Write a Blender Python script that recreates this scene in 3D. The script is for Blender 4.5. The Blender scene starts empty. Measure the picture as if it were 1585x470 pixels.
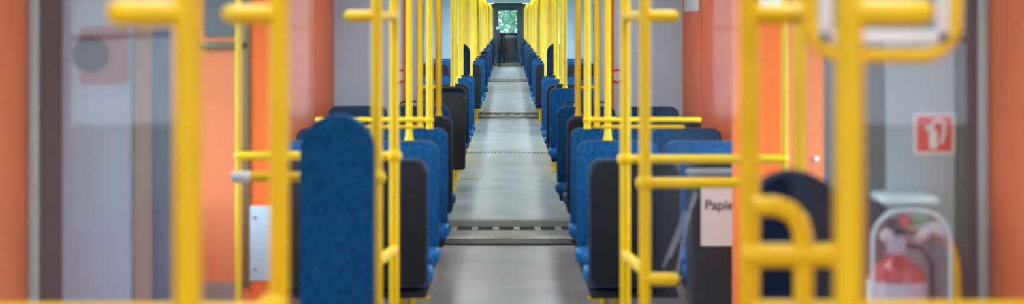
import bpy, bmesh, math, random
from mathutils import Vector, Matrix
random.seed(4)
SC = bpy.context.scene
COL = SC.collection
# ------------------------------------------------------------------ camera, world, exposure
F_PX = 2540.0
EYE = 1.75
cam_d = bpy.data.cameras.new('camera')
cam = bpy.data.objects.new('camera', cam_d)
COL.objects.link(cam)
cam.location = (0, 0, EYE)
cam.rotation_euler = (math.pi/2, 0, 0)
cam_d.sensor_width = 36
cam_d.lens = 36*F_PX/1585
cam_d.shift_x = (792.5-787)/1585
cam_d.shift_y = -(235-28)/1585
cam_d.clip_start = 0.05
cam_d.clip_end = 400
cam_d.dof.use_dof = True
cam_d.dof.focus_distance = 26
cam_d.dof.aperture_fstop = 2.5
SC.camera = cam
vs = SC.view_settings
vs.view_transform = 'Standard'; vs.look = 'None'; vs.gamma = 1; vs.use_curve_mapping = False
vs.exposure = 1.42
w = bpy.data.worlds.new('world'); SC.world = w; w.use_nodes = True
nt = w.node_tree
bg = nt.nodes['Background']
bg.inputs[0].default_value = (.80, .91, 1.0, 1)
bg.inputs[1].default_value = 4.0
LAMP = 3.6          # ceiling light strength

# ------------------------------------------------------------------ materials
def mat(name, col, rough=.5, metal=0, noise=0, nscale=30, bump=0, bscale=200, coat=0, spec=None, col2=None, stretch=None):
    m = bpy.data.materials.new(name); m.use_nodes = True
    n = m.node_tree; b = n.nodes['Principled BSDF']
    b.inputs['Base Color'].default_value = (*col, 1)
    b.inputs['Roughness'].default_value = rough
    b.inputs['Metallic'].default_value = metal
    if coat: b.inputs['Coat Weight'].default_value = coat; b.inputs['Coat Roughness'].default_value = .12
    if spec is not None: b.inputs['Specular IOR Level'].default_value = spec
    if noise or bump:
        tc = n.nodes.new('ShaderNodeTexCoord')
        mp = n.nodes.new('ShaderNodeMapping'); n.links.new(tc.outputs['Object'], mp.inputs[0])
        if stretch: mp.inputs['Scale'].default_value = stretch
    if noise:
        t = n.nodes.new('ShaderNodeTexNoise'); t.inputs['Scale'].default_value = nscale; t.inputs['Detail'].default_value = 5
        n.links.new(mp.outputs[0], t.inputs['Vector'])
        r = n.nodes.new('ShaderNodeValToRGB')
        c2 = col2 if col2 else tuple(min(1, c*(1+noise)) for c in col)
        c1 = tuple(c*(1-noise) for c in col) if not col2 else col
        r.color_ramp.elements[0].position = .35; r.color_ramp.elements[1].position = .65
        r.color_ramp.elements[0].color = (*c1, 1); r.color_ramp.elements[1].color = (*c2, 1)
        n.links.new(t.outputs['Fac'], r.inputs[0]); n.links.new(r.outputs[0], b.inputs['Base Color'])
    if bump:
        t = n.nodes.new('ShaderNodeTexNoise'); t.inputs['Scale'].default_value = bscale
        n.links.new(mp.outputs[0], t.inputs['Vector'])
        bp = n.nodes.new('ShaderNodeBump'); bp.inputs['Strength'].default_value = bump; bp.inputs['Distance'].default_value = .002
        n.links.new(t.outputs['Fac'], bp.inputs['Height']); n.links.new(bp.outputs[0], b.inputs['Normal'])
    return m
def emis(name, col, s):
    m = bpy.data.materials.new(name); m.use_nodes = True
    b = m.node_tree.nodes['Principled BSDF']
    b.inputs['Base Color'].default_value = (.9, .9, .9, 1)
    b.inputs['Emission Color'].default_value = (*col, 1); b.inputs['Emission Strength'].default_value = s
    return m
def glass_mat(name, tint=(.93, .97, .98), refl=.06, haze=0.0, hazecol=(.6, .7, .8)):
    m = bpy.data.materials.new(name); m.use_nodes = True
    n = m.node_tree; n.nodes.remove(n.nodes['Principled BSDF'])
    out = n.nodes['Material Output']
    tr = n.nodes.new('ShaderNodeBsdfTransparent'); tr.inputs[0].default_value = (*tint, 1)
    gl = n.nodes.new('ShaderNodeBsdfGlossy'); gl.inputs['Roughness'].default_value = .03
    mx = n.nodes.new('ShaderNodeMixShader'); mx.inputs[0].default_value = refl
    n.links.new(tr.outputs[0], mx.inputs[1]); n.links.new(gl.outputs[0], mx.inputs[2])
    last = mx
    if haze:
        df = n.nodes.new('ShaderNodeBsdfDiffuse'); df.inputs[0].default_value = (*hazecol, 1)
        m2 = n.nodes.new('ShaderNodeMixShader'); m2.inputs[0].default_value = haze
        n.links.new(last.outputs[0], m2.inputs[1]); n.links.new(df.outputs[0], m2.inputs[2]); last = m2
    n.links.new(last.outputs[0], out.inputs[0])
    return m
M = {}
M['yellow'] = mat('yellow_paint', (.80, .52, .002), .42, coat=.06, spec=.3, noise=.05, nscale=6)
M['blue'] = mat('blue_fabric', (.002, .040, .125), .9, noise=.5, nscale=60, bump=.5, bscale=500, col2=(.004, .085, .22), spec=.2)
M['pad_blue'] = mat('pad_blue_fabric', (.001, .036, .135), .9, noise=.5, nscale=55, bump=.6, bscale=300, col2=(.001, .080, .20), spec=.2)
M['pad_shaded'] = mat('shaded_pad_fabric', (.002, .014, .045), .9, noise=.3, nscale=40, spec=.2)  # darker copy of the blue pad fabric, its shade put into the colour
M['cushion'] = mat('cushion_blue_fabric', (.003, .075, .24), .85, noise=.3, nscale=60, spec=.25)
M['cap'] = mat('bright_blue_plastic', (.008, .13, .34), .45, spec=.3)
M['dark'] = mat('dark_shell_plastic', (.007, .009, .016), .6, spec=.25, noise=.15, nscale=8)
M['rim'] = mat('grey_blue_rim_plastic', (.03, .045, .08), .5, spec=.3)
M['black'] = mat('black_gloss_plastic', (.006, .006, .008), .3)
M['orange'] = mat('orange_panel', (.84, .15, .022), .5, spec=.2, noise=.07, nscale=3)
M['salmon'] = mat('salmon_panel', (.82, .20, .065), .5, spec=.25, noise=.06, nscale=3)
M['brick'] = mat('dark_orange_panel', (.78, .14, .03), .55, spec=.15, noise=.08, nscale=3)
M['grey'] = mat('light_grey_panel', (.42, .53, .64), .45, noise=.05, nscale=2)
M['bulk'] = mat('gangway_wall_paint', (.58, .76, .92), .5, noise=.04, nscale=2)
M['lilac'] = mat('lilac_grey_panel', (.33, .41, .56), .45, noise=.05, nscale=2, stretch=(6, 6, .4))
M['greyL'] = mat('pale_grey_panel', (.34, .43, .51), .45, noise=.05, nscale=2, stretch=(6, 6, .4))
M['profile'] = mat('pale_aluminium_profile', (.50, .62, .68), .4, metal=.2)
M['dkgrey'] = mat('dark_grey_trim', (.10, .10, .115), .5)
M['tan'] = mat('tan_brown_trim', (.30, .22, .20), .5)
M['slate'] = mat('slate_blue_trim', (.095, .14, .22), .4)
M['brown'] = mat('brown_tube', (.17, .10, .035), .4)
M['rubber'] = mat('black_rubber', (.015, .015, .016), .7)
M['metal'] = mat('brushed_metal', (.26, .25, .20), .4, metal=.7, noise=.2, nscale=40)
M['metal_dark'] = mat('dark_ribbed_metal', (.055, .052, .043), .55, metal=.3)
M['white'] = mat('white_plastic', (.75, .77, .80), .4)
M['ceil'] = mat('ceiling_white', (.62, .64, .66), .5)
M['red'] = mat('signal_red', (.62, .02, .02), .35)
M['redpaint'] = mat('red_enamel', (.60, .012, .02), .25, coat=.5)
M['ink'] = mat('black_ink', (.02, .02, .03), .6)
M['teal'] = mat('dark_teal_frame', (.035, .085, .12), .45)
M['navy'] = mat('navy_panel', (.02, .06, .12), .4)
M['map'] = mat('poster_teal', (.02, .17, .28), .5, noise=.3, nscale=12)
M['lamp'] = emis('lamp_diffuser', (.93, .97, 1.0), LAMP)
M['glass'] = glass_mat('partition_glass', (.95, .97, .98), 0.013, .015, (.55, .65, .78))
M['wglass'] = glass_mat('window_glass', (.85, .90, .92), .06)
M['cover'] = glass_mat('clear_plastic_cover', (.90, .89, .93), .07, .04, (.75, .72, .82))
M['scratch'] = mat('scratched_glass_mark', (.55, .62, .72), .6)
M['leaf'] = mat('leaves', (.06, .22, .11), .6, noise=.6, nscale=3, col2=(.22, .46, .30))
M['bark'] = mat('bark', (.12, .09, .06), .8)
M['grass'] = mat('grass', (.08, .16, .04), .9, noise=.3, nscale=2)
# floor
def floor_mat():
    m = mat('grey_vinyl_floor', (.36, .38, .39), .27)
    n = m.node_tree; b = n.nodes['Principled BSDF']
    tc = n.nodes.new('ShaderNodeTexCoord')
    def noise(scale, sc, detail=4):
        mp = n.nodes.new('ShaderNodeMapping'); mp.inputs['Scale'].default_value = sc
        n.links.new(tc.outputs['Object'], mp.inputs[0])
        t = n.nodes.new('ShaderNodeTexNoise'); t.inputs['Scale'].default_value = scale; t.inputs['Detail'].default_value = detail
        n.links.new(mp.outputs[0], t.inputs['Vector']); return t
    a = noise(2.0, (1, 1, 1)); r = n.nodes.new('ShaderNodeValToRGB')
    r.color_ramp.elements[0].position = .3; r.color_ramp.elements[0].color = (.27, .29, .30, 1)
    r.color_ramp.elements[1].position = .7; r.color_ramp.elements[1].color = (.40, .43, .45, 1)
    n.links.new(a.outputs['Fac'], r.inputs[0])
    s = noise(900, (1, 1, 1), 1); r2 = n.nodes.new('ShaderNodeValToRGB')
    r2.color_ramp.elements[0].position = .3; r2.color_ramp.elements[0].color = (.82, .82, .82, 1)
    r2.color_ramp.elements[1].position = .6; r2.color_ramp.elements[1].color = (1, 1, 1, 1)
    n.links.new(s.outputs['Fac'], r2.inputs[0])
    mx = n.nodes.new('ShaderNodeMix'); mx.data_type = 'RGBA'; mx.blend_type = 'MULTIPLY'; mx.inputs['Factor'].default_value = 1
    n.links.new(r.outputs[0], mx.inputs['A']); n.links.new(r2.outputs[0], mx.inputs['B'])
    n.links.new(mx.outputs['Result'], b.inputs['Base Color'])
    wv = noise(1.0, (.35, 1.1, 1), 3)
    mr = n.nodes.new('ShaderNodeMapRange'); mr.inputs['To Min'].default_value = .2; mr.inputs['To Max'].default_value = .42
    n.links.new(wv.outputs['Fac'], mr.inputs[0]); n.links.new(mr.outputs[0], b.inputs['Roughness'])
    return m
M['floor'] = floor_mat()

# ------------------------------------------------------------------ mesh helpers
def finish(name, bm, m, parent=None, smooth=True):
    me = bpy.data.meshes.new(name); bmesh.ops.recalc_face_normals(bm, faces=bm.faces[:])
    bm.to_mesh(me); bm.free(); me.materials.append(M[m] if isinstance(m, str) else m)
    if smooth:
        for p in me.polygons: p.use_smooth = True
        try: me.set_sharp_from_angle(angle=math.radians(38))
        except Exception: pass
    o = bpy.data.objects.new(name, me); COL.objects.link(o)
    if parent: o.parent = parent
    return o
def box(bm, x0, x1, y0, y1, z0, z1, bev=0, seg=2):
    r = bmesh.ops.create_cube(bm, size=1)
    v = r['verts']
    bmesh.ops.scale(bm, vec=(abs(x1-x0), abs(y1-y0), abs(z1-z0)), verts=v)
    bmesh.ops.translate(bm, vec=((x0+x1)/2, (y0+y1)/2, (z0+z1)/2), verts=v)
    if bev:
        e = list({e for q in v for e in q.link_edges})
        bmesh.ops.bevel(bm, geom=e, offset=bev, segments=seg, affect='EDGES', profile=.5)
def tube(bm, pts, r, n=14, caps=True, rfun=None):
    pts = [Vector(p) for p in pts]; rings = []
    up = None
    for i, p in enumerate(pts):
        if i == 0: t = pts[1]-pts[0]
        elif i == len(pts)-1: t = pts[-1]-pts[-2]
        else: t = (pts[i+1]-p).normalized()+(p-pts[i-1]).normalized()
        t.normalize()
        if up is None:
            up = Vector((0, 0, 1)) if abs(t.z) < .9 else Vector((0, 1, 0))
        a = t.cross(up).normalized(); b = a.cross(t).normalized(); up = b
        rr = rfun(i) if rfun else r
        rings.append([bm.verts.new(p+rr*(math.cos(k*2*math.pi/n)*a+math.sin(k*2*math.pi/n)*b)) for k in range(n)])
    for A, B in zip(rings, rings[1:]):
        for k in range(n): bm.faces.new((A[k], A[(k+1) % n], B[(k+1) % n], B[k]))
    if caps: bm.faces.new(rings[0][::-1]); bm.faces.new(rings[-1])
def capsule(bm, a, b, r, n=16):
    """tube with hemispherical ends"""
    a = Vector(a); b = Vector(b); t = (b-a).normalized(); pts = []; rs = []
    for k in range(6):
        th = k*math.pi/2/5; pts.append(a-t*r*math.cos(th)); rs.append(max(r*math.sin(th), r*.02))
    for k in range(6):
        th = k*math.pi/2/5; pts.append(b+t*r*math.sin(th)); rs.append(max(r*math.cos(th), r*.02))
    tube(bm, pts, r, n, True, lambda i: rs[i])
def arc(cx, cz, r, a0, a1, y, n=8):
    return [(cx+r*math.cos(math.radians(a0+(a1-a0)*k/n)), y, cz+r*math.sin(math.radians(a0+(a1-a0)*k/n))) for k in range(n+1)]
def roundrect(x0, x1, z0, z1, r, rb=None, n=6):
    rb = r if rb is None else rb
    p = []
    for cx, cz, a0, rr in ((x1-r, z1-r, 0, r), (x0+r, z1-r, 90, r), (x0+rb, z0+rb, 180, rb), (x1-rb, z0+rb, 270, rb)):
        if rr < 1e-4: p.append((cx, cz)); continue
        for k in range(n+1):
            a = math.radians(a0+90*k/n); p.append((cx+rr*math.cos(a), cz+rr*math.sin(a)))
    return p
def prism(bm, pts, y0, y1, bev=0, seg=3):
    """outline in XZ extruded along Y"""
    a = [bm.verts.new((x, y0, z)) for x, z in pts]; b = [bm.verts.new((x, y1, z)) for x, z in pts]
    n = len(pts)
    f0 = bm.faces.new(a); f1 = bm.faces.new(b[::-1])
    for k in range(n): bm.faces.new((a[k], b[k], b[(k+1) % n], a[(k+1) % n]))
    if bev:
        e = list(f0.edges)+list(f1.edges)
        bmesh.ops.bevel(bm, geom=e, offset=bev, segments=seg, affect='EDGES', profile=.5)
def lathe(bm, prof, cx, cy, n=32):
    rings = [[bm.verts.new((cx+r*math.cos(k*2*math.pi/n), cy+r*math.sin(k*2*math.pi/n), z)) for k in range(n)] for r, z in prof]
    for A, B in zip(rings, rings[1:]):
        for k in range(n): bm.faces.new((A[k], A[(k+1) % n], B[(k+1) % n], B[k]))
    bm.faces.new(rings[0][::-1]); bm.faces.new(rings[-1])
def part(name, m, parent, fn, smooth=True):
    bm = bmesh.new(); fn(bm); return finish(name, bm, m, parent, smooth)
def empty(name, loc, label=None, cat=None, group=None):
    o = bpy.data.objects.new(name, None); COL.objects.link(o); o.location = loc; o.empty_display_size = .1
    tag(o, label, cat, group); return o
def tag(o, label=None, cat=None, group=None, kind=None):
    if label: o['label'] = label
    if cat: o['category'] = cat
    if group: o['group'] = group
    if kind: o['kind'] = kind
    return o
def struct(name, m, fn, parent=None, smooth=True):
    o = part(name, m, parent, fn, smooth)
    if parent is None: o['kind'] = 'structure'
    return o
def copy_tree(o, parent=None):
    c = o.copy(); COL.objects.link(c); c.parent = parent
    for ch in [k for k in o.children]: copy_tree(ch, c)
    return c

# ------------------------------------------------------------------ structure: four coupled cars
HW = 1.45; CZ = 2.32; Y0 = -2.0; YE = 60.0
cars = [(Y0, 13.6), (14.15, 29.2), (29.7, 45.5), (46.1, YE)]
fl = struct('floor', 'floor', lambda b: box(b, -HW-.1, HW+.1, Y0-.2, YE+3.2, -.1, 0), smooth=False)
tag(fl, 'grey vinyl floor of the long aisle through all the cars', 'floor')
ce = struct('ceiling', 'ceil', lambda b: (box(b, -HW-.1, HW+.1, Y0-.2, YE+3.2, CZ, CZ+.1),
        box(b, -1.46, -1.12, Y0, YE, 2.16, CZ), box(b, 1.12, 1.46, Y0, YE, 2.16, CZ)), smooth=False)
tag(ce, 'white panelled ceiling along the cars', 'ceiling')
# side walls with window and door openings: (y0, y1, z0, z1)
holes = [
    (-1.8, .6, .95, 2.0, 'w'), (3.1, 4.5, .02, 2.0, 'd'), (5.5, 7.0, .95, 2.0, 'w'), (7.3, 9.7, .95, 2.0, 'w'),  # windows behind the viewer and before the partition are added to bring in light
    (14.6, 16.1, .02, 2.0, 'd'), (16.6, 19.8, .95, 2.0, 'w'), (20.4, 22.0, .02, 2.0, 'd'), (22.4, 25.0, .95, 2.0, 'w'), (25.2, 28.2, .95, 2.0, 'w'),
    (30.2, 31.8, .02, 2.0, 'd'), (32.3, 35.3, .95, 2.0, 'w'), (36.0, 39.0, .95, 2.0, 'w'), (39.6, 41.2, .02, 2.0, 'd'), (41.7, 44.6, .95, 2.0, 'w'),
    (46.6, 48.2, .02, 2.0, 'd'), (48.7, 51.7, .95, 2.0, 'w'), (52.3, 53.9, .02, 2.0, 'd'), (54.5, 57.5, .95, 2.0, 'w')]
for side, sx in (('left', -1), ('right', 1)):
    xa, xb = sorted((sx*HW, sx*(HW+.10)))
    # near stretch is orange, the far cars are light grey
    def wall(bm, lo, hi):
        y = lo
        for h in [h for h in holes if lo <= h[0] < hi]:
            box(bm, xa, xb, y, h[0], 0, CZ)
            if h[2] > .05: box(bm, xa, xb, h[0], h[1], 0, h[2])
            box(bm, xa, xb, h[0], h[1], h[3], CZ)
            y = h[1]
        box(bm, xa, xb, y, hi, 0, CZ)
    o = struct('wall_'+side, 'salmon', lambda b: wall(b, Y0, 13.88), smooth=False)
    tag(o, 'orange panelled side wall of the nearest car on the %s' % side, 'wall')
    o = struct('wall_'+side+'_far', 'grey', lambda b: wall(b, 13.88, YE+3.2), smooth=False)
    tag(o, 'light grey side wall of the far cars on the %s' % side, 'wall')
    wi = di = 0
    for h in holes:
        y0, y1, z0, z1, k = h
        if k == 'w':
            wi += 1
            fr = struct('window_%d' % (wi+(20 if sx > 0 else 0)), 'rubber', lambda b: (
                box(b, xa+.01, xb-.01, y0, y1, z0, z0+.035), box(b, xa+.01, xb-.01, y0, y1, z1-.035, z1),
                box(b, xa+.01, xb-.01, y0, y0+.035, z0, z1), box(b, xa+.01, xb-.01, y1-.035, y1, z0, z1),
                box(b, xa+.02, xb-.02, y0, y1, z1-.33, z1-.31)), smooth=False)
            tag(fr, 'black framed side window', 'window')
            xm = (xa+xb)/2
            part('pane', 'wglass', fr, lambda b: box(b, xm-.003, xm+.003, y0+.03, y1-.03, z0+.03, z1-.03), smooth=False)
        else:
            di += 1
            xi = sx*(HW+.03); xo = sx*(HW+.07); a_, b_ = sorted((xi, xo)); ym = (y0+y1)/2
            dr = struct('door_%d' % (di+(10 if sx > 0 else 0)), 'orange', lambda b: [
                (box(b, a_, b_, q0, q0+.16, z0, z1), box(b, a_, b_, q1-.16, q1, z0, z1), box(b, a_, b_, q0, q1, z0, z0+.95), box(b, a_, b_, q0, q1, z1-.14, z1))
                for q0, q1 in ((y0, ym-.008), (ym+.008, y1))], smooth=False)
            tag(dr, 'orange double leaf exit door on the %s' % side, 'door')
            for q0, q1 in ((y0, ym-.008), (ym+.008, y1)):
                part('pane', 'wglass', dr, lambda b: box(b, (a_+b_)/2-.003, (a_+b_)/2+.003, q0+.16, q1-.16, z0+.95, z1-.14), smooth=False)
            part('seal', 'rubber', dr, lambda b: box(b, a_, b_, ym-.008, ym+.008, z0, z1), smooth=False)
# gangway bulkheads with a wide opening
OP = .74
for i, (ya, yb) in enumerate(((13.6, 14.15), (29.2, 29.7), (45.5, 46.1))):
    o = struct('wall_gangway.%03d' % i, 'bulk', lambda b: (box(b, -HW, -OP, ya, yb, 0, CZ), box(b, OP, HW, ya, yb, 0, CZ), box(b, -OP, OP, ya, yb, 2.17, CZ)), smooth=False)
    tag(o, 'light grey end wall with open gangway between two cars', 'wall')
    for sx in (-1, 1):
        part('edge_trim', 'orange', o, lambda b: box(b, sx*(OP+.06), sx*(OP+.13), ya-.012, ya, .02, 2.15), smooth=False)
        part('rubber_lip', 'rubber', o, lambda b: box(b, sx*(OP-.02), sx*(OP+.015), ya-.02, ya+.03, .0, 2.17), smooth=False)
back = struct('wall_back', 'grey', lambda b: box(b, -HW, HW, Y0-.1, Y0, 0, CZ), smooth=False)
tag(back, 'grey end wall behind the viewer', 'wall')

# thresholds (floor plates of each gangway)
def threshold(y, label):
    t = empty('gangway_threshold', (0, y, 0), label, 'floor plate')
    part('near_ramp', 'metal_dark', t, lambda b: box(b, -OP+.03, OP-.03, -.94, -.70, .001, .012, .003))
    part('plate', 'metal', t, lambda b: box(b, -OP+.03, OP-.03, -.70, -.20, .001, .018, .004))
    for k in range(8):
        x = -.62+k*.172
        part('tread_tab', 'metal', t, lambda b: box(b, x-.026, x+.026, -.20, .0, .001, .022, .003))
    part('slot_strip', 'rubber', t, lambda b: box(b, -OP+.03, OP-.03, -.20, .0, .001, .008))
    part('tread_plate', 'metal_dark', t, lambda b: box(b, -OP+.03, OP-.03, .01, .42, .001, .020, .004))
    part('far_strip', 'metal', t, lambda b: box(b, -OP+.03, OP-.03, .43, .55, .001, .022, .004))
    return t
threshold(13.6, 'ribbed metal floor plate of the nearest gangway')
threshold(29.6, 'narrow metal floor plate of the second gangway')
threshold(46.0, 'thin metal floor plate of the third gangway')
t = part('floor_seam', 'metal_dark', None, lambda b: [box(b, -.74+.04*k, -.74+.04*k+.018, 21.3+q*.12, 21.34+q*.12, .0, .004) for k in range(37) for q in range(2)], smooth=False)
tag(t, 'row of small studs across the floor seam in the second car', 'floor seam', kind='stuff')

# ------------------------------------------------------------------ ceiling lights
n_l = 0
for ca, (ya, yb) in enumerate(cars):
    L = 2.6; n = int((yb-ya-.6)//(L+.35)); gap = (yb-ya-n*L)/(n+1)
    for i in range(n):
        for sx in (-1, 1):
            y = ya+gap+i*(L+gap)
            t = empty('ceiling_light', (sx*.62, y+L/2, CZ),
                      'long white strip lamp on the ceiling of the %s car' % ('nearest', 'second', 'third', 'farthest')[ca], 'ceiling light', 'strip lamps on the ceiling of the %s car' % ('nearest', 'second', 'third', 'farthest')[ca])
            part('housing', 'white', t, lambda b: box(b, -.11, .11, -L/2, L/2, -.03, 0, .006), smooth=False)
            part('diffuser', 'lamp', t, lambda b: box(b, -.09, .09, -L/2+.03, L/2-.03, -.042, -.029), smooth=False)

# ------------------------------------------------------------------ outside
o = struct('ground', 'grass', lambda b: box(b, -60, 60, -40, 140, -1.3, -1.2), smooth=False)
tag(o, 'green ground outside the train', 'ground')
def tree(x, y, h, r, label):
    t = empty('tree', (x, y, -1.2), label, 'tree', 'trees beyond the end window')
    part('trunk', 'bark', t, lambda b: tube(b, [(0, 0, 0), (.05, 0, h*.35), (0, .05, h*.7)], .18, 10, True, lambda i: .22-.06*i))
    bm = bmesh.new()
    for k in range(3200):
        while True:
            p = Vector((random.uniform(-1, 1), random.uniform(-1, 1), random.uniform(-1, 1)))
            if .45 < p.length < 1: break
        c = Vector((p.x*r, p.y*r, h*.62+p.z*h*.42)); s = random.uniform(.07, .16)
        q = Matrix.Rotation(random.uniform(0, 6.3), 3, 'Z') @ Matrix.Rotation(random.uniform(-1.2, 1.2), 3, 'X')
        vs_ = [bm.verts.new(c+q @ Vector(d)*s) for d in ((-1, 0, 0), (0, -.6, .1), (1, 0, 0), (0, .6, .1))]
        bm.faces.new(vs_)
    finish('foliage', bm, 'leaf', t, False)
for x, y, h, r, l in ((-1.5, 78, 6.0, 1.8, 'bushy green tree on the left outside the end window'), (1.4, 80, 5.4, 1.7, 'bushy green tree on the right outside the end window'),
                   (.1, 86, 7.2, 2.3, 'taller green tree farther behind the other two')):
    tree(x, y, h, r, l)

# ------------------------------------------------------------------ end wall with cab door
o = struct('wall_end', 'teal', lambda b: (box(b, -HW, -.43, YE-.05, YE+.05, 0, CZ), box(b, .36, HW, YE-.05, YE+.05, 0, CZ), box(b, -.43, .36, YE-.05, YE+.05, 2.16, CZ)), smooth=False)
tag(o, 'dark teal end wall around the cab door', 'wall')
dr = struct('door_30', 'teal', lambda b: (box(b, -.43, -.39, YE-.03, YE+.03, .12, 2.16), box(b, .32, .36, YE-.03, YE+.03, .12, 2.16),
     box(b, -.39, .32, YE-.03, YE+.03, 2.07, 2.16), box(b, -.39, .32, YE-.03, YE+.03, .12, .17)), smooth=False)
tag(dr, 'glazed cab door at the far end of the aisle', 'door')
part('pane', 'wglass', dr, lambda b: box(b, -.39, .32, YE-.004, YE+.004, .17, 2.07), smooth=False)
o = struct('trim_1', 'metal', lambda b: box(b, -.5, .45, YE-.35, YE-.06, .0, .12, .01), smooth=False)
tag(o, 'low step in front of the cab door', 'step')
# cab front with windscreen
YC = YE+3.0
o = struct('wall_cab_front', 'navy', lambda b: (box(b, -HW, -.42, YC, YC+.1, 0, CZ), box(b, .36, HW, YC, YC+.1, 0, CZ), box(b, -.42, .36, YC, YC+.1, 0, 1.14), box(b, -.42, .36, YC, YC+.1, 2.06, CZ)), smooth=False)
tag(o, 'navy cab front around the windscreen', 'wall')
o = struct('window_50', 'rubber', lambda b: (box(b, -.42, -.39, YC, YC+.06, 1.14, 2.06), box(b, .33, .36, YC, YC+.06, 1.14, 2.06), box(b, -.39, .33, YC, YC+.06, 1.14, 1.18), box(b, -.39, .33, YC, YC+.06, 2.03, 2.06)), smooth=False)
tag(o, 'cab windscreen looking onto green trees', 'window')
part('pane', 'wglass', o, lambda b: box(b, -.39, .33, YC+.02, YC+.026, 1.18, 2.03), smooth=False)
t = empty('control_desk', (0, YC-.5, 0), 'dark blue control desk with pale top in the cab', 'desk')
part('desk_body', 'navy', t, lambda b: box(b, -.10, .40, -.30, .45, 0, .96, .02))
part('desk_top', 'white', t, lambda b: box(b, -.12, .42, -.34, .45, .96, 1.06, .02))
part('screen', 'rubber', t, lambda b: box(b, -.12, .36, .1, .14, 1.06, 1.13, .01))
t = empty('driver_seat', (-.2, YC-1.5, 0), 'black driver seat on a grey pedestal in the cab', 'seat')
part('pedestal', 'white', t, lambda b: lathe(b, [(.15, 0), (.15, .04), (.05, .08), (.05, .4)], 0, 0, 16))
part('seat_cushion', 'black', t, lambda b: box(b, -.14, .2, -.22, .22, .4, .5, .03))
part('backrest', 'black', t, lambda b: prism(b, roundrect(-.10, .17, .46, .92, .06), -.25, -.17, .015))
t = empty('ticket_validator', (-.36, YE-1.0, 0), 'dark post with a small white head beside the cab door', 'ticket machine')
part('post', 'black', t, lambda b: box(b, -.0, .07, -.05, .05, 0, 1.35, .012))
part('head', 'white', t, lambda b: box(b, -.09, .05, -.07, .06, 1.33, 1.43, .02))
part('screen', 'black', t, lambda b: box(b, -.0, .04, -.075, -.07, 1.36, 1.40))
t = part('grab_post', 'black', None, lambda b: capsule(b, (-.17, YE-.3, .14), (-.17, YE-.3, 1.18), .035, 12))
tag(t, 'short black post standing on the step by the cab door', 'post')

# ------------------------------------------------------------------ seats
SW = .46
def seat_back(bm, x0, z0, y0, y1, r=.06, bev=.018, z1=1.05, w=SW):
    prism(bm, roundrect(x0, x0+w, z0, z1, r, .03), y0, y1, bev)
def make_seat(kind, sx):
    """local: x grows from the aisle edge to the wall, backrest plane at y=0; blue faces -y, dark faces +y"""
    t = empty('double_seat', (0, 0, 0))
    def X(fn):
        def g(bm):
            fn(bm)
            if sx < 0:
                bmesh.ops.scale(bm, vec=(-1, 1, 1), verts=bm.verts[:])
        return g
    if kind.startswith('blue'):
        for x0 in (0, .50):
            bk = part('backrest', 'blue', t, X(lambda b: seat_back(b, x0, .42, -.055, .0)))
            part('shell', 'rim', t, X(lambda b: seat_back(b, x0, .36, .002, .035, bev=.01)))
            part('seat_cushion', 'cushion', t, X(lambda b: box(b, x0+.005, x0+SW-.005, -.46, -.05, .385, .46, .03, 3)))
            part('seat_pan', 'dark', t, X(lambda b: box(b, x0+.01, x0+SW-.01, -.44, .0, .35, .385, .01)))
        part('side_cap', 'cap', t, X(lambda b: box(b, -.02, .03, -.34, -.16, .40, .47, .02, 3)))
        if kind == 'blue_far': part('top_handle', 'black', t, X(lambda b: tube(b, [(.06, .015, 1.04), (.07, .015, 1.075), (.10, .015, 1.085), (.36, .015, 1.085), (.39, .015, 1.075), (.40, .015, 1.04)], .008, 8)))
    elif kind == 'dark':
        for x0 in (0, .50):
            part('shell', 'dark', t, X(lambda b: seat_back(b, x0+.012, .42, -.035, -.01, bev=.01, z1=1.035, w=SW-.024)))
            part('shell_rim', 'rim', t, X(lambda b: seat_back(b, x0, .41, -.022, .002, bev=.008)))
            part('backrest', 'blue', t, X(lambda b: seat_back(b, x0+.008, .43, .0, .05, w=SW-.016, z1=1.04)))
            part('seat_cushion', 'cushion', t, X(lambda b: box(b, x0+.005, x0+SW-.005, .05, .46, .385, .46, .03, 3)))
            part('seat_pan', 'dark', t, X(lambda b: box(b, x0+.01, x0+SW-.01, .0, .44, .35, .385, .01)))
        part('side_cap', 'cap', t, X(lambda b: box(b, -.015, .03, .16, .34, .40, .47, .02, 3)))
    else:      # black: deep glossy shell with a grip slot
        for x0 in (0, .50):
            part('shell', 'black', t, X(lambda b: seat_back(b, x0+.01, .22, -.06, -.01, bev=.015, z1=1.0, w=SW-.02)))
            part('grip_rim', 'dark', t, X(lambda b: tube(b, [(x0+.02, -.03, .80), (x0+.02, -.03, .99)]+[(x0+.07+.05*math.cos(math.radians(a)), -.03, .99+.05*math.sin(math.radians(a))) for a in (150, 120, 90)]+[(x0+SW-.07, -.03, 1.04), (x0+SW-.02, -.03, .99), (x0+SW-.02, -.03, .80)], .022, 10)))
            part('backrest', 'blue', t, X(lambda b: seat_back(b, x0+.008, .43, .0, .05, w=SW-.016, z1=1.03)))
            part('seat_cushion', 'cushion', t, X(lambda b: box(b, x0+.005, x0+SW-.005, .05, .46, .385, .46, .03, 3)))
            part('seat_pan', 'dark', t, X(lambda b: box(b, x0+.01, x0+SW-.01, .0, .44, .35, .385, .01)))
    yy = -.2 if kind.startswith('blue') else .12
    for x in (.14, .84):
        part('leg', 'yellow', t, X(lambda b: (tube(b, [(x, yy, .0), (x, yy, .36)], .019, 12), box(b, x-.04, x+.04, yy-.05, yy+.05, 0, .012, .003))))
    return t
protos = {}
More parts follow.
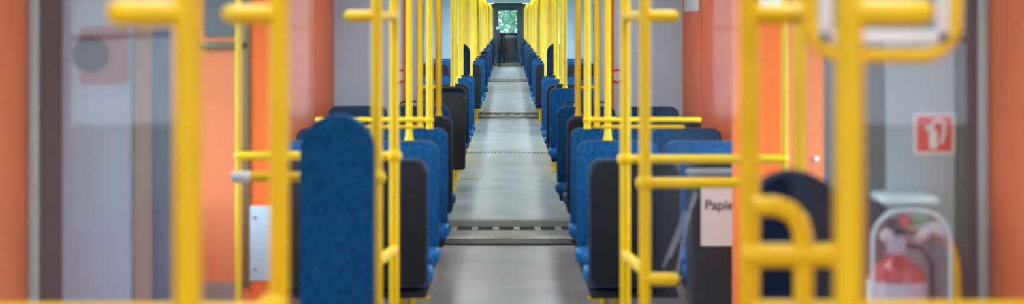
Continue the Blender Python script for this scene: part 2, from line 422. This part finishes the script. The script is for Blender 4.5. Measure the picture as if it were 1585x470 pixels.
rows = {
 -1: [(8.2, 'dark', .40), (9.37, 'blue', .40), (10.45, 'blue', .385), (11.75, 'dark', .40), (13.1, 'blue', .47),
      (16.6, 'black', .425), (17.6, 'dark', .42), (19.0, 'blue', .415), (19.9, 'blue', .41), (25.4, 'dark', .42), (27.0, 'blue', .42), (28.2, 'blue', .40),
      (30.9, 'blue', .42), (32.4, 'dark', .42), (34.0, 'black', .42), (35.4, 'blue', .42), (37.4, 'dark', .41), (38.8, 'blue', .42), (40.6, 'blue', .42), (42.2, 'dark', .41), (43.9, 'blue', .42),
      (48.8, 'dark', .41), (50.6, 'blue', .42), (52.6, 'dark', .41), (54.6, 'dark', .41), (56.2, 'blue', .42)],
  1: [(8.2, 'dark', .40), (9.37, 'blue', .39), (10.45, 'blue', .395), (11.75, 'dark', .415), (13.0, 'blue', .385),
      (16.4, 'blue', .41), (17.4, 'dark', .40), (18.9, 'blue', .40), (19.8, 'blue', .40), (25.4, 'dark', .41), (26.9, 'blue', .41), (28.3, 'blue', .40),
      (31.2, 'blue', .41), (33.2, 'dark', .41), (34.8, 'blue', .41), (37.2, 'dark', .41), (38.8, 'blue', .41), (40.4, 'blue', .41), (42.0, 'dark', .41), (43.8, 'blue', .41),
      (48.6, 'dark', .41), (50.6, 'blue', .41), (52.4, 'dark', .41), (54.4, 'dark', .41), (56.2, 'blue', .41)]}
ordn = ['first', 'second', 'third', 'fourth', 'fifth', 'sixth', 'seventh', 'eighth', 'ninth', 'tenth', 'eleventh', 'twelfth', 'thirteenth', 'fourteenth', 'fifteenth',
        'sixteenth', 'seventeenth', 'eighteenth', 'nineteenth', 'twentieth', 'twenty-first', 'twenty-second', 'twenty-third', 'twenty-fourth', 'twenty-fifth', 'twenty-sixth']
desc = {'blue': 'blue double seat facing the camera', 'dark': 'dark-shelled double seat facing away', 'black': 'glossy black-shelled seat facing away'}
for sx, sd in ((-1, 'left'), (1, 'right')):
    for i, (y, k, x) in enumerate(rows[sx]):
        key = ('blue_far' if k == 'blue' and y > 12 else k, sx)
        if key not in protos: protos[key] = t = make_seat(key[0], sx)
        else: t = copy_tree(protos[key])
        t.location = (sx*x, y, 0)
        tag(t, '%s, %s row on the %s' % (desc[k], ordn[i], sd), 'seat', 'double seats on the %s of the aisle' % sd)

# ------------------------------------------------------------------ poles
PR = .019
def pole_pts(z0, sx, top=CZ):
    return [(0, 0, z0), (0, 0, 1.2), (0, 0, 1.9), (0, 0, 2.02), (sx*.02, 0, 2.10), (sx*.06, 0, 2.18), (sx*.10, 0, 2.25), (sx*.11, 0, top)]
def make_pole(z0, sx, clamp, foot):
    t = empty('grab_pole', (0, 0, z0 if z0 else 0))
    off = z0
    part('tube', 'yellow', t, lambda b: tube(b, [(x, y, z-off) for x, y, z in pole_pts(z0, sx)], PR, 18))
    if clamp:
        def f(b):
            capsule(b, (sx*.0, 0, 1.757-off), (sx*.092, 0, 1.757-off), .019, 14)
        part('glass_clamp', 'yellow', t, f)
    if foot:
        part('foot', 'yellow', t, lambda b: lathe(b, [(.0195, .05), (.022, .02), (.028, .0)][::-1], 0, 0, 18))
    return t
kinds = {}
def pole(sx, x, y, kind, label, group):
    key = (sx, kind)
    z0 = {'floor': 0, 'clamp': 0, 'seat': 1.052, 'rail': 1.14}[kind]
    if key not in kinds: kinds[key] = t = make_pole(z0, sx, kind == 'clamp', kind in ('seat', 'floor', 'clamp'))
    else: t = copy_tree(kinds[key])
    t.location = (sx*x, y, z0)
    tag(t, label, 'pole', group); return t
G0 = 'yellow poles in the nearest car'
near = {-1: [(.44, 2.25, 'clamp', 'thick blurred yellow pole closest to the camera on the left'), (.44, 3.15, 'clamp', 'second closest blurred yellow pole on the left'),
             (.44, 5.48, 'clamp', 'yellow pole running past the right edge of the tall blue pad'), (.44, 6.32, 'clamp', 'yellow pole just right of the tall blue pad, joined to it by crossbars'),
             (.57, 9.42, 'seat', 'yellow pole with a flared foot on the left aisle seat top'), (.565, 10.47, 'seat', 'yellow pole ending on the left seat just beyond the flared foot pole'),
             (.435, 9.05, 'rail', 'yellow pole ending at the ball joint of the left grab rail'), (.565, 13.12, 'seat', 'yellow pole on the last left seat before the gangway')],
         1: [(.44, 2.12, 'clamp', 'thick blurred yellow pole closest to the camera on the right, before the picture board'), (.44, 2.995, 'clamp', 'second closest blurred yellow pole on the right, carrying the hooped rail'),
             (.44, 5.29, 'clamp', 'yellow pole on the right with the lower glass clamp'), (.44, 6.18, 'clamp', 'yellow pole on the right nearest the dark seat shell'),
             (.57, 9.42, 'seat', 'yellow pole with a flared foot on the right aisle seat top'), (.565, 10.47, 'seat', 'yellow pole ending on the right seat just beyond the flared foot pole'),
             (.435, 9.05, 'rail', 'yellow pole ending at the ball joint of the right grab rail'), (.545, 13.02, 'seat', 'yellow pole on the last right seat before the gangway')]}
for sx in near:
    for x, y, k, l in near[sx]: pole(sx, x, y, k, l, G0)
far_y = [14.4, 15.1, 15.8, 20.3, 20.95, 21.6, 22.25, 22.9, 23.55, 24.2, 24.85, 28.9, 30.0, 30.9, 31.8, 32.6, 36.2, 39.6, 40.4, 41.2, 44.7, 46.5, 47.4, 48.2, 52.0, 52.9, 53.8, 57.0, 57.8]
dark_pole_y = []
for sx, sd in ((-1, 'left'), (1, 'right')):
    for y in far_y:
        if y < 16 or any(-.5 < y-q < .55 if k == 'dark' else -.55 < y-q < .3 for q, k, x in rows[sx]): continue
        c = 'second' if y < 29.3 else 'third' if y < 45.8 else 'farthest'
        pole(sx, .56, y, 'clamp', 'floor to ceiling yellow pole in the %s car, left of the aisle'.replace('left', sd) % c, 'aisle poles of the %s car on the %s' % (c, sd))
    for (y, k, x) in rows[sx]:
        if y < 13.5 : continue
        c = 'second' if y < 29.3 else 'third' if y < 45.8 else 'farthest'
        pole(sx, .565, y+(.02 if k == 'blue' else .0), 'seat', 'yellow pole standing on a seat back in the %s car, %s of the aisle' % (c, sd), 'seat poles of the %s car on the %s' % (c, sd))
    t = pole(sx, .50, 11.76, 'seat', 'yellow pole standing on the fourth seat row on the %s' % sd, G0)
for sx, sd in ((-1, 'left'), (1, 'right')):
    t = part('gangway_post', 'brown', None, lambda b: tube(b, [(sx*.565, 13.45, 0), (sx*.565, 13.45, CZ)], .02, 14))
    tag(t, 'thin dark brown post beside the gangway on the %s' % sd, 'post')

# connectors and rails
def rod(name, a, b_, label, cat='rail', r=.017, joints=(), group=None, white_end=False):
    t = empty(name, a, label, cat, group)
    A = Vector(a)
    part('bar', 'yellow', t, lambda b: capsule(b, (0, 0, 0), Vector(b_)-A, r, 14))
    for j in joints:
        J = Vector(j)-A
        part('joint', 'yellow', t, lambda b: (bmesh.ops.create_uvsphere(b, u_segments=16, v_segments=10, radius=r*1.75), bmesh.ops.translate(b, vec=J, verts=b.verts[:])))
    if white_end:
        E = Vector(b_)-A; D = E.normalized()
        part('end_cap', 'white', t, lambda b: capsule(b, E-D*.01, E+D*.03, r*1.12, 14))
    return t
RZ = 1.22
rod('grab_rail', (-.44, 6.32, RZ), (-1.04, 6.32, RZ), 'yellow rail behind the tall blue pad on the left, upper of two', joints=[(-.44, 6.32, RZ)])
rod('grab_rail', (-.44, 5.48, RZ), (-.88, 5.48, RZ), 'yellow rail with white tip behind the tall blue pad, lower of two', joints=[(-.44, 5.48, RZ)], white_end=True)
rod('grab_rail', (.44, 6.18, RZ), (1.04, 6.18, RZ), 'long yellow rail above the white bin label, upper of two', joints=[(.44, 6.18, RZ)])
rod('grab_rail', (.44, 5.29, RZ), (.85, 5.29, RZ), 'yellow rail just above the white bin label, lower of two', joints=[(.44, 5.29, RZ)], white_end=True)
for sx, sd in ((-1, 'left'), (1, 'right')):
    rod('grab_rail', (sx*.435, 9.05, 1.19), (sx*1.05, 9.05, 1.19), 'slim yellow rail with ball joint above the %s seat backs' % sd, r=.014, joints=[(sx*.435, 9.05, 1.19)])
    t = rod('grab_rail', (sx*.46, 8.0, 1.22), (sx*.85, 8.0, 1.22), 'thin yellow rail just in front of the first dark seat shell on the %s' % sd, r=.009)
    for q in (.11, .205):
        part('support', 'yellow', t, lambda b: tube(b, [(sx*q, 0, 0), (sx*q, .08, -.05), (sx*q, .17, -.15), (sx*q, .175, -.21)], .007, 8))
    yk = 13.12 if sx < 0 else 13.02
    rod('grab_rail', (sx*(.565 if sx < 0 else .545), yk, 1.20), (sx*.70, yk, 1.20), 'short distant yellow rail on the pole of the last %s seat row' % sd, r=.015)
    # short ladder rungs between the two mid poles
    ya, yb = (5.48, 6.32) if sx < 0 else (5.29, 6.18)
    rod('crossbar', (sx*.44, ya, 1.757), (sx*.44, yb, 1.757), 'upper yellow bar tying the two mid poles on the %s' % sd, 'crossbar', .016)
    rod('crossbar', (sx*.44, ya, 0.935), (sx*.44, yb, 0.86), 'lower yellow bar tying the two mid poles on the %s' % sd, 'crossbar', .019)
    # thin vertical posts
    t = part('thin_post', 'yellow', None, lambda b: tube(b, [(sx*1.04, 6.32 if sx < 0 else 6.18, .0), (sx*1.04, 6.32 if sx < 0 else 6.18, CZ)], .011, 12))
    tag(t, 'thin vertical yellow post at the %s rail end' % sd, 'post')
t = rod('glass_clamp', (.44, 5.29, .91), (.53, 5.29, .91), 'lower rounded yellow glass clamp on the right mid pole', 'clamp', .021)

# near partition frames
t = rod('partition_rail', (-.44, 3.02, 1.21), (-1.42, 3.02, 1.21), 'yellow bar along the bottom edge of the picture on the left', joints=[(-.44, 3.05, 1.21)])
t = rod('partition_rail', (.44, 2.90, 1.235), (1.42, 2.90, 1.235), 'yellow bar along the bottom edge of the picture on the right')
# hooped rail on right
y = 2.86; s = F_PX/y
P = lambda px, py, yy=y: ((px-787)*yy/F_PX, yy, EYE-(py-28)*yy/F_PX)
hp = [P(1163, 318), P(1200, 318), P(1222, 326), P(1237, 342), P(1243, 365), P(1244, 400), P(1244, 452), P(1244, 466)]
t = empty('hooped_rail', hp[0], 'curved yellow hoop rail in front of the shaded blue pad', 'rail')
part('hoop', 'yellow', t, lambda b: tube(b, [Vector(q)-Vector(hp[0]) for q in hp], .0175, 16))
part('crossbar', 'yellow', t, lambda b: capsule(b, Vector(P(1165, 395))-Vector(hp[0]), Vector(P(1300, 395))-Vector(hp[0]), .021, 14))
# upright beside the picture board
t = part('board_post', 'yellow', None, lambda b: tube(b, [(.70, 3.95, 0), (.70, 3.95, CZ)], .017, 14))
tag(t, 'shaded yellow post behind the picture board frame', 'post')
# picture board with tubular frame
yb_ = 2.62
Q = lambda px, py: ((px-787)*yb_/F_PX, yb_, EYE-(py-28)*yb_/F_PX)
o3 = Vector(Q(1365, 0)); t = empty('picture_board', o3, 'white framed picture board hung inside a yellow tube frame', 'board')
x0, x1 = Q(1254, 0)[0], Q(1479, 0)[0]; zb = Q(0, 86)[2]; rr = .055
pts = [(x0, yb_, CZ)]+arc(x0+rr, zb+rr, rr, 180, 270, yb_)+arc(x1-rr, zb+rr, rr, 270, 360, yb_)+[(x1, yb_, 2.0), (x1, yb_, CZ)]
part('tube_frame', 'yellow', t, lambda b: tube(b, [Vector(q)-o3 for q in pts], .0115, 14))
bx0, bx1 = Q(1265, 0)[0]-o3.x, Q(1468, 0)[0]-o3.x; bz = Q(0, 68)[2]-o3.z
def fr(b):
    w_ = .022
    box(b, bx0, bx1, -.012, .012, bz, bz+w_, .004); box(b, bx0, bx1, -.012, .012, bz+.30-w_, bz+.30, .004)
    box(b, bx0, bx0+w_, -.012, .012, bz, bz+.30, .004); box(b, bx1-w_, bx1, -.012, .012, bz, bz+.30, .004)
part('board_frame', 'white', t, fr)
part('poster', 'map', t, lambda b: box(b, bx0+.01, bx1-.01, -.004, .004, bz+.01, bz+.29), smooth=False)

# partition glass panes
def pane(x0, x1, y, z0, z1, label, m='glass', scratches=()):
    t = empty('glass_partition', ((x0+x1)/2, y, z0), label, 'glass partition')
    cx = (x0+x1)/2
    part('pane', m, t, lambda b: prism(b, roundrect(x0-cx, x1-cx, 0, z1-z0, .03), -.004, .004), smooth=False)
    for (ax, az, bx, bz_) in scratches:
        part('scratch', 'scratch', t, lambda b: tube(b, [(ax-cx, -.005, az-z0), (bx-cx, -.005, bz_-z0)], .0012, 6))
    return t
pane(-1.42, -.50, 3.02, 1.23, 2.05, 'near glass partition over the bottom bar on the left')
pane(.50, 1.42, 2.90, 1.255, 2.05, 'near glass partition over the bottom bar on the right')
pane(-1.30, -.47, 5.48, .72, 2.0, 'glass partition by the tall blue pad')
pane(.47, 1.30, 5.29, .72, 2.0, 'scratched glass partition in front of the waste bin', scratches=[(.52, .98, .61, 1.19), (.54, .92, .60, 1.20), (.50, .95, .57, 1.13)])

# ------------------------------------------------------------------ tall blue pads by the aisle
def pad(sx, y, x0, x1, m, label):
    cx = (x0+x1)/2; w_ = (x1-x0)/2
    t = empty('leaning_pad', (sx*cx, y, 0), label, 'pad')
    part('cushion', m, t, lambda b: prism(b, roundrect(-w_, w_, .45, 1.44, min(.118, w_*.98), .05, 10), -.05, .03, .02, 4))
    part('back_board', 'dark', t, lambda b: prism(b, roundrect(-w_+.015, w_-.015, .47, 1.41, min(.105, w_*.9), .04, 10), .031, .05))
    part('stand', 'yellow', t, lambda b: (tube(b, [(0, .07, 0), (0, .07, 1.1)], .018, 12), box(b, -.06, .06, .02, .12, 0, .012)))
    return t
pad(-1, 5.28, .432, .664, 'pad_blue', 'tall blue fabric pad with a round top on the left of the aisle')
pad(1, 3.35, .485, .675, 'pad_shaded', 'round-topped blue pad with shade in its colour, behind the yellow hoop rail')
pad(-1, 20.1, .47, .70, 'pad_shaded', 'distant dark pad among the yellow poles of the second car, left side')
pad(1, 20.1, .47, .70, 'pad_shaded', 'distant dark pad among the yellow poles of the second car, right side')

# ------------------------------------------------------------------ orange transverse panels (door pocket walls)
def pocket(sx, y, label):
    t = empty('partition_wall', (sx*1.2, y, 0), label, 'partition')
    lo, hi = (-.235, .245) if sx > 0 else (-.245, .235)
    part('panel', 'salmon', t, lambda b: box(b, lo, hi, -.03, .03, 0, CZ-.0, .004), smooth=False)
    return t
t = pocket(-1, 7.05, 'salmon orange partition wall left of the blue pad')
yy = -.032
part('dark_window', 'dkgrey', t, lambda b: box(b, -.10, .075, yy-.006, yy, 1.67, 2.1, .002), smooth=False)
part('frame_bar', 'brown', t, lambda b: box(b, -.12, .09, yy-.018, yy, 1.615, 1.65, .006))
part('frame_bar', 'brown', t, lambda b: box(b, .063, .098, yy-.018, yy, .60, 2.1, .006))
part('orange_strip', 'orange', t, lambda b: box(b, .10, .235, yy-.004, yy, .02, 2.15), smooth=False)
part('lower_panel', 'tan', t, lambda b: box(b, -.235, .06, yy-.004, yy, .30, .62), smooth=False)
g = part('cover_plate', 'grey', t, lambda b: box(b, .095, .232, yy-.016, yy-.004, .63, .95, .004))
for z in (.68, .90):
    part('screw', 'metal', g, lambda b: (bmesh.ops.create_uvsphere(b, u_segments=12, v_segments=8, radius=.008), bmesh.ops.translate(b, vec=(.118, yy-.016, z), verts=b.verts[:])))
t = pocket(1, 7.05, 'salmon orange partition wall right of the waste bin')
part('orange_strip', 'orange', t, lambda b: box(b, -.235, -.02, yy-.004, yy, .02, 2.15), smooth=False)
part('orange_strip', 'brick', t, lambda b: box(b, .035, .075, yy-.004, yy, .02, 2.15), smooth=False)
part('door_latch', 'white', t, lambda b: box(b, .105, .125, yy-.02, yy, 1.14, 1.16, .004))
part('label_plate', 'white', t, lambda b: box(b, -.13, -.03, yy-.012, yy-.004, 1.80, 1.90, .004))

# side wall trims / switch in the nearest car
for sx, sd in ((-1, 'left'), (1, 'right')):
    t = struct('trim_%d' % (3+sx), 'brick' if sx > 0 else 'salmon', lambda b: box(b, *sorted((sx*(HW-.012), sx*HW)), 9.75, 12.2, .1, 2.1), smooth=False)
    tag(t, 'darker orange wall panel on the %s' % sd, 'panel')
    t = struct('trim_%d' % (7+sx), 'orange', lambda b: box(b, *sorted((sx*(HW-.012), sx*HW)), 12.24, 13.55, .1, 2.1), smooth=False)
    tag(t, 'bright orange wall panel beside the gangway on the %s' % sd, 'panel')
t = part('wall_switch', 'white', None, lambda b: box(b, 1.42, 1.437, 12.3, 13.3, 1.80, 1.92, .004))
tag(t, 'small white switch plate high on the orange wall at right', 'switch')

# round no smoking stickers on the gangway wall
for sx, sd in ((-1, 'left'), (1, 'right')):
    t = empty('round_sticker', (sx*.90, 13.597, 1.27), 'small red and white round sticker on the %s gangway wall' % sd, 'sticker')
    def disc(r, y0): return lambda b: prism(b, [(r*math.cos(k*math.pi/12), r*math.sin(k*math.pi/12)) for k in range(24)], y0, y0+.002)
    part('ring', 'red', t, disc(.06, -.002), False); part('centre', 'white', t, disc(.042, -.0045), False)

# ------------------------------------------------------------------ waste bin with paper label
t = empty('waste_bin', (1.0, 7.55, 0), 'dark waste bin with a white Papier label', 'bin')
part('body', 'dark', t, lambda b: box(b, -.17, .12, -.12, .12, .42, 1.02, .02))
part('bracket', 'dkgrey', t, lambda b: box(b, -.03, .03, -.02, .02, 0, .42, .004))
part('lid', 'dkgrey', t, lambda b: box(b, -.175, .125, -.125, .125, 1.02, 1.05, .012))
lb = part('paper_label', 'white', t, lambda b: box(b, -.128, .045, -.1235, -.1205, .72, .985))
def text(body, size, mname, parent, loc, name='lettering', ext=.0006, align='CENTER'):
    c = bpy.data.curves.new('tmp', 'FONT'); c.body = body; c.size = size; c.extrude = ext; c.align_x = align
    c.offset = size*.018
    ob = bpy.data.objects.new('tmp', c); COL.objects.link(ob)
    bpy.context.view_layer.update()
    me = bpy.data.meshes.new_from_object(ob.evaluated_get(bpy.context.evaluated_depsgraph_get()))
    COL.objects.unlink(ob); bpy.data.objects.remove(ob)
    me.transform(Matrix.Rotation(math.pi/2, 4, 'X')); me.materials.clear(); me.materials.append(M[mname])
    o = bpy.data.objects.new(name, me); COL.objects.link(o); o.parent = parent; o.location = loc
    return o
text('Papier', .062, 'ink', lb, (-.034, -.1245, .885))

# ------------------------------------------------------------------ grey corner cabinets
YC0 = 4.95
def cabinet(sx, label, doorm):
    t = empty('corner_cabinet', (sx*1.24, YC0+.18, 0), label, 'cabinet')
    X = lambda a, b: sorted((sx*a-sx*1.24, sx*b-sx*1.24))
    y0 = -.18
    part('body', 'slate', t, lambda b: box(b, *X(1.02, 1.448), y0+.01, .18, 0, CZ-.165, .006), smooth=False)
    part('door', doorm, t, lambda b: box(b, *X(1.135, 1.345), y0-.012, y0+.01, .05, 2.12, .004), smooth=False)
    part('inner_trim', 'tan' if sx < 0 else 'dkgrey', t, lambda b: box(b, *X(1.075, 1.13), y0-.006, y0+.01, .03, 2.13), smooth=False)
    part('outer_trim', 'dkgrey', t, lambda b: box(b, *X(1.35, 1.412), y0-.006, y0+.01, .03, 2.13), smooth=False)
    part('edge_profile', 'profile', t, lambda b: box(b, *X(1.414, 1.446), y0-.02, y0+.01, .0, 2.15, .005))
    return t
cabinet(-1, 'lilac grey corner cabinet at the far left with a faded sign', 'lilac')
cabinet(1, 'pale grey corner cabinet at the far right behind the fire extinguisher', 'greyL')
yf = YC0-.0125
t = empty('warning_sign', (-1.235, yf, 1.64), 'faded dark round warning sign on the left cabinet', 'sign')
part('backing', mat('faded_pink', (.30, .17, .22), .6), t, lambda b: prism(b, roundrect(-.055, .095, -.09, .085, .02), -.003, 0), False)
part('disc', mat('faded_dark_disc', (.07, .045, .06), .6), t, lambda b: prism(b, [(-.02+.055*math.cos(k*math.pi/16), .055*math.sin(k*math.pi/16)) for k in range(32)], -.006, -.003), False)

# fire extinguisher sign
s5 = F_PX/yf
cx, cz = (1446-787)/s5, EYE-(207-28)/s5
t = empty('fire_extinguisher_sign', (cx, yf, cz), 'red square fire extinguisher sign with white symbol', 'sign')
h = .061
part('backing', 'white', t, lambda b: box(b, -h, h, -.002, 0, -h, h), smooth=False)
part('red_field', 'red', t, lambda b: box(b, -.053, .053, -.0035, -.002, -.053, .053), smooth=False)
def sym(b):
    prism(b, roundrect(-.016, .008, -.045, .012, .007), -.005, -.0035)
    prism(b, roundrect(-.026, -.010, .010, .026, .003), -.005, -.0035)
    pts = [(.0, .012), (-.002, .03)]
    hose = [(-.004, -.0045, .012)]+[(.012+.018*math.cos(math.radians(a)), -.0045, .022+.020*math.sin(math.radians(a))) for a in range(170, -30, -20)]+[(.028, -.0045, -.004), (.018, -.0045, -.03)]
    tube(b, hose, .0045, 8)
part('symbol', 'white', t, sym, False)

# fire extinguisher
ex = 1.142; ey = YC0-.125
t = empty('fire_extinguisher', (ex, ey, .50), 'red fire extinguisher with white label behind a clear cover at right', 'fire extinguisher')
part('cylinder', 'redpaint', t, lambda b: lathe(b, [(.06, 0), (.082, .012), (.085, .03), (.085, .485), (.078, .51), (.058, .53), (.03, .548), (.022, .56)], 0, 0, 36))
part('label', 'white', t, lambda b: lathe(b, [(.0862, .24), (.0862, .482)], 0, 0, 36))
part('valve', 'white', t, lambda b: lathe(b, [(.02, .555), (.026, .565), (.026, .60), (.016, .61)], 0, 0, 20))
part('lever', 'rubber', t, lambda b: (box(b, -.03, .09, -.012, .012, .615, .632, .005), box(b, -.03, .10, -.012, .012, .645, .660, .005), box(b, -.03, -.005, -.012, .012, .60, .66, .005)))
part('gauge', 'white', t, lambda b: prism(b, [(-.036+.020*math.cos(k*math.pi/10), .615+.020*math.sin(k*math.pi/10)) for k in range(20)], -.045, -.02, .004))
part('seal', 'red', t, lambda b: box(b, .005, .03, -.02, .0, .64, .672, .004))
part('nozzle', 'white', t, lambda b: tube(b, [(.05, -.02, .60), (.09, -.02, .635), (.135, -.02, .63)], .02, 14, True, lambda i: (.012, .02, .028)[i]))
part('hose', 'rubber', t, lambda b: tube(b, [(.02, 0, .585), (.07, .0, .575), (.10, 0, .53), (.105, 0, .40), (.10, 0, .2)], .009, 10))
part('wall_bracket', 'metal', t, lambda b: (box(b, -.03, .03, .07, .112, .08, .5), box(b, -.05, .05, .085, .112, .1, .14)))
t = empty('extinguisher_cover', (1.19, YC0-.02, .45), 'clear plastic cover with a rounded top around the fire extinguisher', 'cover')
def cov(b):
    o_ = roundrect(-.145, .078, 0, .75, .09, .03, 8)
    prism(b, o_, -.222, -.219)
part('front_sheet', 'cover', t, cov, False)
part('rim', 'profile', t, lambda b: tube(b, [(-.145, -.22, 0), (-.145, -.22, .66)]+arc(-.055, .66, .09, 180, 90, -.22)+arc(-.012, .66, .09, 90, 0, -.22)+[(.078, -.22, 0)], .006, 10))
for x in (-.13, .062):
    part('side_bracket', 'metal', t, lambda b: box(b, x-.01, x+.01, -.218, -.0, .05, .08))
t = part('top_shelf', 'profile', None, lambda b: box(b, 1.085, 1.255, YC0-.19, YC0-.0125, 1.205, 1.235, .012))
tag(t, 'pale shelf plate above the fire extinguisher', 'shelf')
t = part('handrail_hoop', 'yellow', None, lambda b: tube(b, [(1.29, YC0-.013, 1.10), (1.29, YC0-.10, 1.10), (1.298, YC0-.13, 1.085), (1.310, YC0-.13, 1.04), (1.315, YC0-.13, .95), (1.315, YC0-.13, .45), (1.315, YC0-.10, .42), (1.315, YC0-.013, .42)], .015, 14))
tag(t, 'curved yellow handle right of the fire extinguisher', 'handle')
